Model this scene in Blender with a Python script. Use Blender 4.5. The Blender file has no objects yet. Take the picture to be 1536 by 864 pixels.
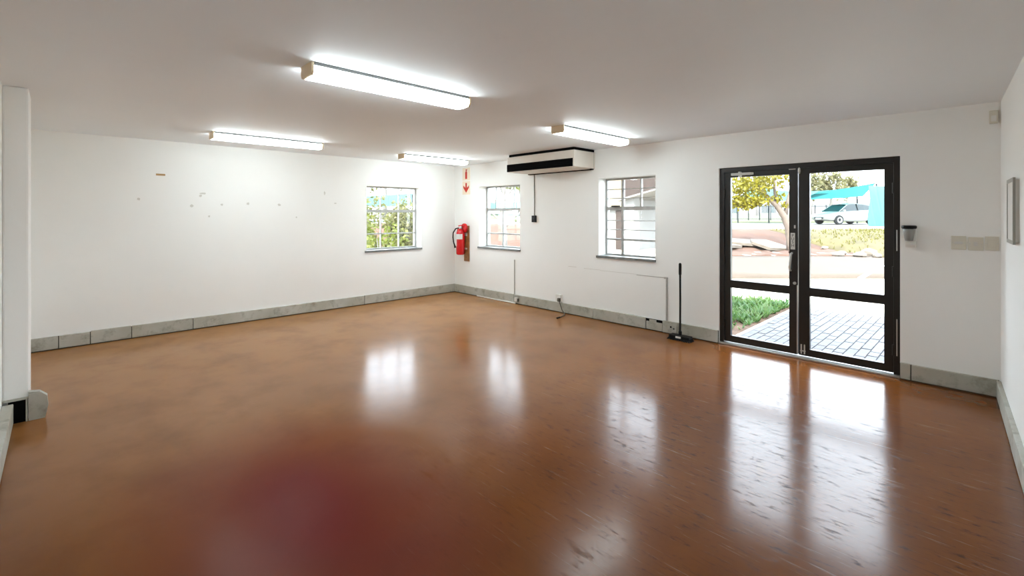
import bpy, bmesh, math, random
from mathutils import Vector, Matrix
random.seed(7)
S = bpy.context.scene
C = S.collection
PI = math.pi

# ------------------------------------------------------------------ camera
cd = bpy.data.cameras.new('camera'); cam = bpy.data.objects.new('camera', cd); C.objects.link(cam)
cam.location = (7.468, -5.676, 1.551)
cam.rotation_euler = (PI/2, 0, math.atan2(.716, .698))
cd.sensor_width = 36; cd.lens = 697/1536*36; cd.shift_y = (321-432)/1536
cd.clip_start = .02; cd.clip_end = 400
S.camera = cam
# ------------------------------------------------------------------ world, sun, exposure
W = bpy.data.worlds.new('sky'); S.world = W; W.use_nodes = True
bg = W.node_tree.nodes['Background']
bg.inputs[0].default_value = (.80, .90, 1.0, 1); bg.inputs[1].default_value = 6.5
sd = bpy.data.lights.new('sun', 'SUN'); sun = bpy.data.objects.new('sun', sd); C.objects.link(sun)
sd.energy = 8; sd.angle = math.radians(4); sd.color = (1, .93, .78)
sun.rotation_euler = (math.radians(46), 0, math.radians(14))     # from behind the building, high
S.view_settings.view_transform = 'Standard'; S.view_settings.look = 'None'
S.view_settings.gamma = 1; S.view_settings.use_curve_mapping = False
S.view_settings.exposure = 0.72
S.cycles.use_denoising = True; S.cycles.denoising_prefilter = 'ACCURATE'
S.cycles.max_bounces = 14; S.cycles.diffuse_bounces = 10; S.cycles.transparent_max_bounces = 16
LAMP = 15.5                                                        # emission of the tube diffusers

H = 2.5
RA = math.radians(2.8)                                            # the right wall stands a little out of square

# ------------------------------------------------------------------ materials
def srgb(r, g, b):
    f = lambda c: (c/255/12.92) if c/255 <= .04045 else ((c/255+.055)/1.055)**2.4
    return (f(r), f(g), f(b), 1)
class NT:
    def __init__(s, m): s.t = m.node_tree; s.p = s.t.nodes['Principled BSDF']; s.m = m
    def n(s, kind, **kw):
        x = s.t.nodes.new(kind)
        for k, v in kw.items():
            if isinstance(k, str) and hasattr(x, k): setattr(x, k, v)
        return x
    def l(s, a, b): s.t.links.new(a, b)
    def coord(s, scale=(1,1,1), rot=(0,0,0), kind='Object'):
        c = s.n('ShaderNodeTexCoord'); m = s.n('ShaderNodeMapping')
        m.inputs['Scale'].default_value = scale; m.inputs['Rotation'].default_value = rot
        s.l(c.outputs[kind], m.inputs['Vector']); return m.outputs['Vector']
    def noise(s, vec, scale, detail=4, rough=.55):
        x = s.n('ShaderNodeTexNoise'); x.inputs['Scale'].default_value = scale
        x.inputs['Detail'].default_value = detail; x.inputs['Roughness'].default_value = rough
        s.l(vec, x.inputs['Vector']); return x.outputs['Fac']
    def ramp(s, fac, stops):
        x = s.n('ShaderNodeValToRGB'); e = x.color_ramp.elements
        while len(e) < len(stops): e.new(.5)
        for k, (pos, col) in enumerate(stops):
            e[k].position = pos
            e[k].color = col if isinstance(col, tuple) else (col, col, col, 1)
        s.l(fac, x.inputs['Fac']); return x.outputs['Color']
    def mix(s, fac, a, b, mode='MIX'):
        x = s.n('ShaderNodeMix'); x.data_type = 'RGBA'; x.blend_type = mode
        for v, i in ((fac, 0), (a, 6), (b, 7)):
            if hasattr(v, 'is_linked'): s.l(v, x.inputs[i])
            else: x.inputs[i].default_value = v
        return x.outputs[2]
    def math(s, op, a, b=0.0, clamp=False):
        x = s.n('ShaderNodeMath'); x.operation = op; x.use_clamp = clamp
        for v, i in ((a, 0), (b, 1)):
            if hasattr(v, 'is_linked'): s.l(v, x.inputs[i])
            else: x.inputs[i].default_value = v
        return x.outputs[0]
    def bump(s, h, strength, dist=.01):
        x = s.n('ShaderNodeBump'); x.inputs['Strength'].default_value = strength; x.inputs['Distance'].default_value = dist
        s.l(h, x.inputs['Height']); s.l(x.outputs['Normal'], s.p.inputs['Normal'])
def mat(name, col, rough=.5, metal=0, var=.0, vscale=8, bump=0, bscale=60, spec=.5):
    m = bpy.data.materials.new(name); m.use_nodes = True; t = NT(m)
    p = t.p; p.inputs['Base Color'].default_value = col; p.inputs['Roughness'].default_value = rough
    p.inputs['Metallic'].default_value = metal; p.inputs['Specular IOR Level'].default_value = spec
    if var:
        f = t.noise(t.coord(), vscale)
        a = tuple(c*(1-var) for c in col[:3])+(1,); b = tuple(min(1, c*(1+var)) for c in col[:3])+(1,)
        t.l(t.ramp(f, [(.3, a), (.7, b)]), p.inputs['Base Color'])
    if bump: t.bump(t.noise(t.coord(), bscale), bump, .004)
    return m

def wall_mat(name, col, k=.03):
    m = bpy.data.materials.new(name); m.use_nodes = True; t = NT(m)
    v = t.coord(); f = t.noise(v, .9, 3); g = t.noise(v, 7, 5)
    a = tuple(c*(1-k) for c in col[:3])+(1,)
    c1 = t.ramp(f, [(.3, a), (.7, col)])
    c2 = t.ramp(g, [(.62, 0.0), (.85, 1.0)])
    t.l(t.mix(t.math('MULTIPLY', c2, .12), c1, tuple(c*.8 for c in col[:3])+(1,)), t.p.inputs['Base Color'])
    t.p.inputs['Roughness'].default_value = .62; t.p.inputs['Specular IOR Level'].default_value = .3
    t.bump(t.noise(v, 45, 4), .08, .004)
    return m
M = {}
M['wall'] = wall_mat('wall_paint', (.92, .925, .905, 1))
M['ceiling'] = wall_mat('ceiling_paint', (.89, .93, .96, 1), .02)
M['white'] = mat('white_paint', (.82, .82, .80, 1), .4)
M['steel_white'] = mat('window_paint', (.40, .40, .385, 1), .4, var=.15, vscale=12)
M['sill'] = mat('sill_tile', srgb(120, 122, 120), .45, var=.25, vscale=14)
M['tray'] = mat('grey_lamp_tray', (.16, .165, .155, 1), .5)
M['plastic'] = mat('white_plastic', (.78, .77, .73, 1), .35)
M['beige'] = mat('beige_plastic', srgb(216, 212, 198), .4)
M['endcap'] = mat('end_cap_plastic', srgb(225, 205, 170), .4)
M['black'] = mat('black_plastic', (.006, .006, .006, 1), .5, spec=.25)
M['dark'] = mat('dark_grille', (.003, .003, .003, 1), .9, spec=.1)
M['ac'] = mat('ac_casing', srgb(214, 206, 195), .42, var=.04, vscale=3)
M['bronze'] = mat('bronze_aluminium', (.010, .008, .006, 1), .35, var=.3, vscale=5)
M['alu'] = mat('aluminium', (.62, .62, .6, 1), .32, metal=.9)
M['silver'] = mat('silver_paint', (.6, .6, .57, 1), .35)
M['label'] = mat('paper_label', (.72, .72, .68, 1), .6)
M['ink'] = mat('ink', (.06, .07, .07, 1), .6)
M['red'] = mat('red_enamel', srgb(205, 22, 26), .22, var=.12, vscale=10)
M['signred'] = mat('sign_red', srgb(196, 44, 22), .5)
M['signwhite'] = mat('sign_cream', srgb(240, 226, 205), .5)
M['wood'] = mat('varnished_wood', srgb(150, 104, 58), .45, var=.3, vscale=18)
M['rubber'] = mat('black_rubber', (.006, .006, .006, 1), .7, spec=.25)
M['tape'] = mat('brown_tape', srgb(176, 140, 92), .5)
M['scuff'] = mat('scuff_grey', srgb(214, 212, 206), .7)
M['conduit'] = mat('grey_conduit', srgb(172, 170, 164), .5)
M['cable'] = mat('grey_cable', srgb(92, 88, 78), .5)
M['greyp'] = mat('grey_translucent_plastic', srgb(150, 152, 148), .3)
M['silverframe'] = mat('brushed_frame', srgb(150, 150, 142), .35, metal=.3)

def skirting_mat():
    m = bpy.data.materials.new('skirting_paint'); m.use_nodes = True; t = NT(m)
    v = t.coord(); g = t.noise(v, 9, 6, .65); f = t.noise(v, 2.2, 3)
    c = t.ramp(f, [(.3, srgb(168, 166, 152)), (.7, srgb(192, 192, 184))])
    d = t.ramp(g, [(.50, 0.0), (.70, 1.0)])
    t.l(t.mix(t.math('MULTIPLY', d, .65), c, srgb(122, 118, 100)), t.p.inputs['Base Color'])
    t.p.inputs['Roughness'].default_value = .5
    t.bump(g, .15, .004)
    return m
M['skirt'] = skirting_mat()
M['skirtdark'] = mat('skirting_back', srgb(70, 68, 56), .6)

def floor_mat():
    m = bpy.data.materials.new('polished_floor_paint'); m.use_nodes = True; t = NT(m)
    v = t.coord()
    big = t.noise(v, .55, 3); mid = t.noise(v, 2.4, 5, .6)
    base = t.ramp(big, [(.32, srgb(106, 58, 20)), (.68, srgb(126, 74, 30))])
    # base colour lightened towards the long wall, left darker on the door side
    sx = t.n('ShaderNodeSeparateXYZ'); t.l(t.coord(), sx.inputs[0])
    x_gradient = t.math('ADD', t.math('MULTIPLY', sx.outputs[0], -.22), t.math('ADD', t.math('MULTIPLY', t.noise(v, .8, 2), .4), 1.05), True)
    base = t.mix(t.math('MULTIPLY', x_gradient, .75), base, srgb(176, 128, 80))
    # worn dull blotches of the paint film
    blot = t.ramp(mid, [(.45, 0.0), (.75, 1.0)])
    base = t.mix(t.math('MULTIPLY', blot, .35), base, srgb(92, 50, 22))
    # a soft edged maroon patch, about 2 m across
    geo = t.n('ShaderNodeTexCoord')
    mp = t.n('ShaderNodeMapping'); mp.vector_type = 'POINT'
    a = math.radians(-52)
    mp.inputs['Location'].default_value = (0, 0, 0)
    sub = t.n('ShaderNodeVectorMath'); sub.operation = 'SUBTRACT'; sub.inputs[1].default_value = (4.95, -4.72, 0)
    t.l(geo.outputs['Object'], sub.inputs[0])
    mp.inputs['Rotation'].default_value = (0, 0, a); mp.inputs['Scale'].default_value = (.72, 1.12, 0)
    t.l(sub.outputs[0], mp.inputs['Vector'])
    ln = t.n('ShaderNodeVectorMath'); ln.operation = 'LENGTH'; t.l(mp.outputs['Vector'], ln.inputs[0])
    r = t.math('ADD', ln.outputs['Value'], t.math('MULTIPLY', t.math('SUBTRACT', t.noise(v, 1.1, 1), .5), .35))
    patch = t.ramp(r, [(.2, 1.0), (1.15, 0.0)])
    base = t.mix(t.math('MULTIPLY', patch, .9), base, srgb(110, 42, 44))
    # fine scratches and drag marks along the room, dense in front of the door
    sc = t.noise(t.coord((.9, 16, 1), (0, 0, math.radians(-6))), 3.2, 6, .7)
    sc2 = t.noise(t.coord((2.2, 30, 1), (0, 0, math.radians(9))), 2.6, 5, .7)
    sub2 = t.n('ShaderNodeVectorMath'); sub2.operation = 'SUBTRACT'; sub2.inputs[1].default_value = (6.6, -2.3, 0)
    t.l(geo.outputs['Object'], sub2.inputs[0])
    ln2 = t.n('ShaderNodeVectorMath'); ln2.operation = 'LENGTH'; t.l(sub2.outputs[0], ln2.inputs[0])
    near = t.ramp(t.math('MULTIPLY', ln2.outputs['Value'], .25), [(.22, 1.0), (.66, 0.0)])
    scr = t.ramp(sc, [(.60, 0.0), (.70, 1.0)]); scr2 = t.ramp(sc2, [(.57, 0.0), (.67, 1.0)])
    pits = t.ramp(t.noise(t.coord((1.4, 3.6, 1)), 5.5, 6, .7), [(.56, 0.0), (.66, 1.0)])
    wear = t.math('MULTIPLY', t.math('MAXIMUM', scr, scr2), near, True)
    base = t.mix(t.math('MULTIPLY', t.math('MULTIPLY', scr, near), .5), base, srgb(176, 156, 134))
    base = t.mix(t.math('MULTIPLY', t.math('MULTIPLY', t.math('MAXIMUM', pits, scr2), near), .75), base, srgb(58, 38, 26))
    t.l(base, t.p.inputs['Base Color'])
    # gloss: worn off round the maroon patch, best kept by the door and windows
    sub3 = t.n('ShaderNodeVectorMath'); sub3.operation = 'SUBTRACT'; sub3.inputs[1].default_value = (4.8, -4.45, 0)
    t.l(geo.outputs['Object'], sub3.inputs[0])
    ln3 = t.n('ShaderNodeVectorMath'); ln3.operation = 'LENGTH'; t.l(sub3.outputs[0], ln3.inputs[0])
    dull = t.ramp(t.math('MULTIPLY', ln3.outputs['Value'], .5), [(.28, 1.0), (1.0, 0.0)])
    rg = t.math('ADD', .12, t.math('MULTIPLY', mid, .08))
    rg = t.math('ADD', rg, t.math('MULTIPLY', dull, .10))
    rg = t.math('ADD', rg, t.math('MULTIPLY', wear, .16))
    rg = t.math('ADD', rg, t.math('MULTIPLY', t.math('MULTIPLY', pits, near), .35))
    t.l(t.math('MINIMUM', rg, .262), t.p.inputs['Roughness'])
    t.p.inputs['IOR'].default_value = 1.48
    loss = t.math('ADD', t.math('MAXIMUM', t.math('MULTIPLY', dull, .93), t.math('MULTIPLY', x_gradient, .55)), t.math('MULTIPLY', t.math('MULTIPLY', t.math('MAXIMUM', pits, scr2), near), .75), True)
    t.l(t.math('MULTIPLY', t.math('SUBTRACT', 1.0, loss), .30), t.p.inputs['Specular IOR Level'])
    hgt = t.math('ADD', t.math('MULTIPLY', t.noise(v, 1.3, 2), 1.0), t.math('MULTIPLY', wear, -.02))
    t.bump(hgt, .12, .02)
    return m
M['floor'] = floor_mat()

def glass_mat(name, tint=(1, 1, 1, 1)):
    m = bpy.data.materials.new(name); m.use_nodes = True; nt = m.node_tree
    nt.nodes.remove(nt.nodes['Principled BSDF'])
    out = [n for n in nt.nodes if n.type == 'OUTPUT_MATERIAL'][0]
    tr = nt.nodes.new('ShaderNodeBsdfTransparent'); tr.inputs[0].default_value = tint
    gl = nt.nodes.new('ShaderNodeBsdfGlossy'); gl.inputs['Roughness'].default_value = .01
    fr = nt.nodes.new('ShaderNodeFresnel'); fr.inputs[0].default_value = 1.45
    ge = nt.nodes.new('ShaderNodeNewGeometry'); mr = nt.nodes.new('ShaderNodeMapRange')      # same reflectance on both faces of the thin pane
    mr.inputs['To Min'].default_value = 1.45; mr.inputs['To Max'].default_value = 1/1.45
    nt.links.new(ge.outputs['Backfacing'], mr.inputs['Value']); nt.links.new(mr.outputs[0], fr.inputs[0])
    mx = nt.nodes.new('ShaderNodeMixShader')
    nt.links.new(fr.outputs[0], mx.inputs[0]); nt.links.new(tr.outputs[0], mx.inputs[1]); nt.links.new(gl.outputs[0], mx.inputs[2])
    nt.links.new(mx.outputs[0], out.inputs['Surface'])
    return m
M['glass'] = glass_mat('clear_glass', (.97, .98, .98, 1))

def lamp_mat(name, k):
    m = mat(name, (.9, .9, .88, 1), .5)
    p = m.node_tree.nodes['Principled BSDF']
    p.inputs['Emission Color'].default_value = (.86, .97, 1.0, 1); p.inputs['Emission Strength'].default_value = LAMP*k
    return m
M['opal'] = lamp_mat('opal_diffuser', 1.0); M['lens'] = lamp_mat('prismatic_lens', .8)   # slightly dimmer prismatic underside

def leaf_mat(name, a, b, c):
    m = bpy.data.materials.new(name); m.use_nodes = True; t = NT(m)
    f = t.noise(t.coord(), 3.5, 5, .7)
    col = t.ramp(f, [(.3, a), (.5, b), (.7, c)])
    t.l(col, t.p.inputs['Base Color']); t.p.inputs['Roughness'].default_value = .55
    tl = t.n('ShaderNodeBsdfTranslucent'); t.l(col, tl.inputs['Color'])
    mx = t.n('ShaderNodeMixShader'); mx.inputs[0].default_value = .4
    out = [n for n in t.t.nodes if n.type == 'OUTPUT_MATERIAL'][0]
    t.l(t.p.outputs[0], mx.inputs[1]); t.l(tl.outputs[0], mx.inputs[2]); t.l(mx.outputs[0], out.inputs['Surface'])
    return m
def dk(r, g, b, k=.29): return tuple(k*c for c in srgb(r, g, b)[:3])+(1,)      # outdoor colours, well under the overexposed screen value
M['hedge'] = leaf_mat('hedge_leaf', dk(84, 96, 24, .5), dk(132, 146, 48, .5), dk(176, 172, 96, .5))
M['hedge2'] = leaf_mat('olive_leaf', dk(92, 96, 44, .5), dk(140, 140, 84, .5), dk(180, 172, 124, .5))
M['yellow'] = leaf_mat('yellow_leaf', dk(110, 108, 46, .5), dk(176, 166, 20, .5), dk(186, 176, 90, .5))
M['cover'] = leaf_mat('ground_cover_leaf', dk(70, 120, 74, .5), dk(112, 152, 78, .5), dk(150, 170, 112, .5))
M['far'] = leaf_mat('far_leaf', dk(112, 108, 70, .5), dk(150, 146, 100, .5), dk(176, 170, 130, .5))
M['drygrass'] = leaf_mat('dry_grass', dk(126, 126, 44, .5), dk(146, 142, 60, .5), dk(156, 142, 80, .5))
M['bark'] = mat('pale_bark', dk(178, 160, 146), .8, var=.2, vscale=8, bump=.4, bscale=20)
M['bark2'] = mat('grey_bark', dk(190, 184, 176), .8, var=.2, vscale=8, bump=.4, bscale=20)
M['brick'] = [mat('paver_%s' % n, c, .75, var=.12, vscale=10, bump=.3, bscale=50) for n, c in
              (('grey', dk(150, 151, 158)), ('pale', dk(160, 160, 167)), ('dusty', dk(154, 151, 155)))]
M['joint'] = mat('joint_sand', dk(128, 126, 128), .9, var=.2, vscale=20)
M['concrete'] = mat('pale_concrete', dk(214, 206, 190, .6), .85, var=.1, vscale=2, bump=.2, bscale=30)
M['asphalt'] = mat('worn_asphalt', dk(132, 112, 92), .9, var=.14, vscale=1.2, bump=.3, bscale=40)
M['roadm'] = mat('road_surface', dk(224, 216, 206), .9, var=.06, vscale=1)
M['soil'] = mat('orange_soil', dk(136, 94, 70), .95, var=.25, vscale=1.1, bump=.5, bscale=12)
M['mulch'] = mat('brown_mulch', dk(150, 112, 84), .95, var=.4, vscale=16, bump=.6, bscale=30)
M['grass'] = mat('grass_ground', dk(132, 118, 62), .95, var=.3, vscale=1.4, bump=.5, bscale=14)
M['verge'] = mat('verge_grass', dk(128, 136, 92), .95, var=.25, vscale=1.4)
M['stone'] = mat('pale_stone', dk(186, 172, 156), .85, var=.2, vscale=3, bump=.4, bscale=10)
M['line'] = mat('white_road_paint', (.85, .85, .82, 1), .7)
M['carwhite'] = mat('white_car_paint', (.42, .41, .38, 1), .25)
M['carglass'] = mat('car_glass', dk(52, 84, 86), .1)
M['tyre'] = mat('tyre_rubber', (.03, .03, .03, 1), .8)
M['rim'] = mat('alloy_rim', (.45, .44, .42, 1), .35, metal=.6)
M['lampglass'] = mat('headlamp', (.5, .52, .55, 1), .15)
M['fence'] = mat('fence_post', dk(52, 58, 62), .6)
M['render'] = mat('white_render', dk(226, 224, 218), .85, var=.05, vscale=1)
M['cream'] = mat('cream_render', dk(226, 208, 172), .85, var=.05, vscale=1)
M['brown'] = mat('brown_timber', dk(96, 76, 66), .7, var=.2, vscale=6)
M['roofm'] = mat('grey_roof', dk(170, 160, 150), .8)
def cloth_mat(name, col):
    m = bpy.data.materials.new(name); m.use_nodes = True; t = NT(m)
    t.p.inputs['Base Color'].default_value = col; t.p.inputs['Roughness'].default_value = .8
    tl = t.n('ShaderNodeBsdfTranslucent'); tl.inputs['Color'].default_value = col
    mx = t.n('ShaderNodeMixShader'); mx.inputs[0].default_value = .5
    out = [n for n in t.t.nodes if n.type == 'OUTPUT_MATERIAL'][0]
    t.l(t.p.outputs[0], mx.inputs[1]); t.l(tl.outputs[0], mx.inputs[2]); t.l(mx.outputs[0], out.inputs['Surface'])
    return m
M['teal'] = cloth_mat('teal_shade_cloth', dk(70, 160, 164, .5))
M['teal2'] = cloth_mat('pale_teal_shade_cloth', dk(130, 196, 198, .5))

# ------------------------------------------------------------------ mesh helpers
def box(bm, x0, x1, y0, y1, z0, z1, bev=0):
    vs = [bm.verts.new(p) for p in ((x0,y0,z0),(x1,y0,z0),(x1,y1,z0),(x0,y1,z0),(x0,y0,z1),(x1,y0,z1),(x1,y1,z1),(x0,y1,z1))]
    fs = [bm.faces.new([vs[i] for i in q]) for q in ((0,3,2,1),(4,5,6,7),(0,1,5,4),(1,2,6,5),(2,3,7,6),(3,0,4,7))]
    if bev:
        es = list({e for f in fs for e in f.edges})
        bmesh.ops.bevel(bm, geom=es, offset=bev, segments=2, affect='EDGES', profile=.6)
def tube(bm, pts, rad, seg=8, caps=True):
    pts = [Vector(p) for p in pts]; n = len(pts)
    rad = rad if isinstance(rad, (list, tuple)) else [rad]*n
    rings = []; up = None
    for i, p in enumerate(pts):
        d = (pts[min(i+1, n-1)]-pts[max(i-1, 0)]).normalized()
        if up is None: up = d.orthogonal().normalized()
        up = (up-d*up.dot(d)).normalized(); w = d.cross(up)
        rings.append([bm.verts.new(p+(up*math.cos(2*PI*k/seg)+w*math.sin(2*PI*k/seg))*rad[i]) for k in range(seg)])
    for a, b in zip(rings, rings[1:]):
        for k in range(seg): bm.faces.new((a[k], a[(k+1) % seg], b[(k+1) % seg], b[k]))
    if caps: bm.faces.new(rings[0][::-1]); bm.faces.new(rings[-1])
def lathe(bm, prof, c=(0,0,0), seg=20, axis='z'):
    rings = []
    for r, h in prof:
        ring = []
        for k in range(seg):
            a = 2*PI*k/seg; x, y = r*math.cos(a), r*math.sin(a)
            p = (x, y, h) if axis == 'z' else ((x, h, y) if axis == 'y' else (h, x, y))
            ring.append(bm.verts.new(Vector(p)+Vector(c)))
        rings.append(ring)
    for a, b in zip(rings, rings[1:]):
        for k in range(seg): bm.faces.new((a[k], a[(k+1) % seg], b[(k+1) % seg], b[k]))
    bm.faces.new(rings[0][::-1]); bm.faces.new(rings[-1])
def prism(bm, poly, lo, hi, plane='xz'):
    """extrude a polygon; plane xz: extruded along y; yz: along x; xy: along z"""
    def P(a, b, t): return (a, t, b) if plane == 'xz' else ((t, a, b) if plane == 'yz' else (a, b, t))
    A = [bm.verts.new(P(a, b, lo)) for a, b in poly]; B = [bm.verts.new(P(a, b, hi)) for a, b in poly]
    bm.faces.new(A[::-1]); bm.faces.new(B); n = len(poly)
    for k in range(n): bm.faces.new((A[k], A[(k+1) % n], B[(k+1) % n], B[k]))
def obj(name, bm, m, parent=None, smooth=False, loc=None, rz=0):
    bmesh.ops.recalc_face_normals(bm, faces=bm.faces)
    me = bpy.data.meshes.new(name); bm.to_mesh(me); bm.free()
    me.materials.append(m)
    if smooth:
        for p in me.polygons: p.use_smooth = True
    o = bpy.data.objects.new(name, me); C.objects.link(o)
    if parent: o.parent = parent
    if loc: o.location = loc
    if rz: o.rotation_euler = (0, 0, rz)
    return o
def B(*boxes, bev=0):
    bm = bmesh.new()
    for b in boxes: box(bm, *b, bev=bev)
    return bm
def T(pts, r, seg=8):
    bm = bmesh.new(); tube(bm, pts, r, seg); return bm
def L(prof, c=(0,0,0), seg=20, axis='z'):
    bm = bmesh.new(); lathe(bm, prof, c, seg, axis); return bm
def P(poly, lo, hi, plane='xz'):
    bm = bmesh.new(); prism(bm, poly, lo, hi, plane); return bm
def empty(name, loc, rz=0):
    o = bpy.data.objects.new(name, None); o.empty_display_size = .1; C.objects.link(o)
    o.location = loc; o.rotation_euler = (0, 0, rz); return o
def tag(o, label, cat, group=None):
    o['label'] = label; o['category'] = cat
    if group: o['group'] = group
    return o
def thing(name, label, cat, loc=(0,0,0), rz=0, group=None): return tag(empty(name, loc, rz), label, cat, group)
def struct(o, label=None):
    o['kind'] = 'structure'
    if label: o['label'] = label
    return o
def copy_tree(o, parent=None):
    c = o.copy(); C.objects.link(c)
    if parent: c.parent = parent
    for ch in list(o.children): copy_tree(ch, c)
    return c
def text_bm(txt, size, depth=.0006):
    cu = bpy.data.curves.new('text', 'FONT'); cu.body = txt; cu.size = size; cu.extrude = depth
    cu.align_x = 'CENTER'; cu.align_y = 'CENTER'
    o = bpy.data.objects.new('text', cu); C.objects.link(o)
    me = bpy.data.meshes.new_from_object(o.evaluated_get(bpy.context.evaluated_depsgraph_get()))
    bm = bmesh.new(); bm.from_mesh(me); bpy.data.objects.remove(o); bpy.data.curves.remove(cu); bpy.data.meshes.remove(me)
    bmesh.ops.rotate(bm, verts=bm.verts, cent=(0,0,0), matrix=Matrix.Rotation(PI/2, 3, 'X'))   # faces -Y
    return bm

# ------------------------------------------------------------------ room shell
BW = -5.975                       # inner face of the back wall
TH = .28
def xr(y): return 7.54-y*math.tan(RA)    # right wall inner face
FX = xr(BW)
struct(obj('floor', P([(0, BW), (FX, BW), (7.54, 0), (0, 0)], -.12, 0, 'xy'), M['floor']), 'glossy brown painted concrete floor with a maroon patch')
struct(obj('ceiling', B((-.28, FX+.3, BW-.28, .28, H, H+.16)), M['ceiling']), 'plain off-white ceiling')
WIN = {'left': (-1.887, -.784, .915, 2.045)}
def wall_with_openings(bm, u0, u1, v0, v1, openings):
    xs = u0
    for (a, b, z0, z1) in openings:
        box(bm, xs, a, v0, v1, 0, H)
        if z0 > 0: box(bm, a, b, v0, v1, 0, z0)
        box(bm, a, b, v0, v1, z1, H); xs = b
    box(bm, xs, u1, v0, v1, 0, H)
bm = bmesh.new(); wall_with_openings(bm, -.0, FX+.3, 0, TH, [(.763, 1.843, .935, 2.07), (3.47, 4.375, .94, 2.075), (5.205, 6.885, 0, 2.10)])
wall_front = struct(obj('wall_front', bm, M['wall']), 'white plastered wall with the glass door and two windows')
bm = bmesh.new()
for (a, b, z0, z1) in ((BW-.28, -1.887, 0, H), (-.784, .28, 0, H), (-1.887, -.784, 0, .915), (-1.887, -.784, 2.045, H)):
    box(bm, -TH, 0, a, b, z0, z1)
wall_left = struct(obj('wall_left', bm, M['wall']), 'long white wall with small scuffs and one window')
struct(obj('wall_back', B((0, FX+.3, BW-.28, BW, 0, H)), M['wall']), 'white wall behind the camera')
wall_right = struct(obj('wall_right', P([(7.54, 0), (FX, BW), (FX+.3, BW), (FX+.3, 0)], 0, H, 'xy'), M['wall']), 'white wall at the right edge')
pil = struct(obj('wall_pillar', B((2.02, 2.41, BW, -5.84, 0, H), bev=.012), M['wall']), 'white pillar standing out of the back wall')
# scuffs on the left wall (flat stains)
bm = bmesh.new()
for (y, z, w, h) in ((-4.96,1.74,.03,.03),(-4.27,1.83,.06,.02),(-4.30,1.80,.03,.03),(-4.4,1.66,.03,.03),(-4.2,1.52,.02,.02),(-4.05,1.68,.03,.025),(-3.72,1.70,.03,.03),(-3.3,1.69,.035,.03),(-2.611,1.885,.02,.05),(-2.436,1.726,.04,.018),(-3.05,1.5,.02,.02)):
    n = 7; ring = [bm.verts.new((.0015, y+w*.8*math.cos(2*PI*k/n)*random.uniform(.6,1), z+h*.8*math.sin(2*PI*k/n)*random.uniform(.6,1))) for k in range(n)]
    f = bm.faces.new(ring); r = bmesh.ops.extrude_face_region(bm, geom=[f]); bmesh.ops.translate(bm, verts=[v for v in r['geom'] if isinstance(v, bmesh.types.BMVert)], vec=(-.001, 0, 0))
o = obj('scuff_mark', bm, M['scuff'], wall_left); o['kind'] = 'stuff'
tag(obj('tape_scrap', B((0, .003, -.048, .048, -.012, .012)), M['tape'], loc=(0, -4.736, 2.059)), 'small strip of brown tape left on the long white wall', 'tape')
# hairline cracks and filled chases on the front wall
bm = B((2.9, 3.06, -.002, 0, .735, .741), (3.2, 3.5, -.002, 0, .728, .733), (3.5, 4.1, -.002, 0, .722, .727))
o = obj('filled_chase', bm, M['scuff'], wall_front); o['kind'] = 'stuff'

# ------------------------------------------------------------------ skirting
SH, ST = .157, .032
def skirt(root, u0, u1, joints, frame):
    """row of skirting pieces between joints; frame maps (u, depth, z) to world"""
    cuts = [u0]+[j for j in joints if u0 < j < u1]+[u1]
    for a, b in zip(cuts, cuts[1:]):
        bm = bmesh.new(); g = .004; t = ST+random.uniform(-.003, .003); h = SH+random.uniform(-.005, .004)
        box(bm, a+g, b-g, .0, t, .012, h, bev=.005)
        for v in bm.verts: v.co = frame(*v.co)
        obj('skirting_panel', bm, M['skirt'], root)
    bm = bmesh.new(); box(bm, u0, u1, 0, ST*.6, 0, SH*.96)
    for v in bm.verts: v.co = frame(*v.co)
    obj('skirting_backing', bm, M['skirtdark'], root)
bl = struct(empty('baseboard_left', (0, BW, 0)), 'grey jointed skirting along the long white wall')
skirt(bl, BW, -.0, [-5.68, -5.41, -5.03, -4.39, -1.94], lambda u, d, z: (d, u-BW, z))
bf = struct(empty('baseboard_front', (0, 0, 0)), 'grey-green jointed skirting under the two front windows and beside the door')
skirt(bf, ST, 4.25, [1.72, 3.39], lambda u, d, z: (u, -d, z))
skirt(bf, 4.49, 5.205, [4.72], lambda u, d, z: (u, -d, z))
# open section of the trunking: lower lid with a ragged dark slot above it
obj('skirting_panel', B((4.256, 4.486, -.026, 0, .012, .118), bev=.004), M['skirt'], bf)
obj('dark_slot_fill', B((4.25, 4.49, -.016, 0, .0, .150)), M['dark'], bf)
obj('skirting_panel', B((4.30, 4.40, -.024, -.014, .118, .146), bev=.003), M['skirt'], bf)
skirt(bf, 6.885, 7.54-.01, [6.965], lambda u, d, z: (u, -d, z))
br = struct(empty('baseboard_right', (7.54, 0, 0), 0), 'grey skirting along the right wall')
skirt(br, .04, 5.9, [1.2, 2.6, 4.0], lambda u, d, z: (u*math.sin(RA)-d*math.cos(RA), -u*math.cos(RA)-d*math.sin(RA), z))
bb = struct(empty('baseboard_back', (2.46, BW, 0)), 'grey skirting along the wall behind the camera')
skirt(bb, .0, 4.9, [1.3, 2.9], lambda u, d, z: (u, d*1.7, z))
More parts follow.
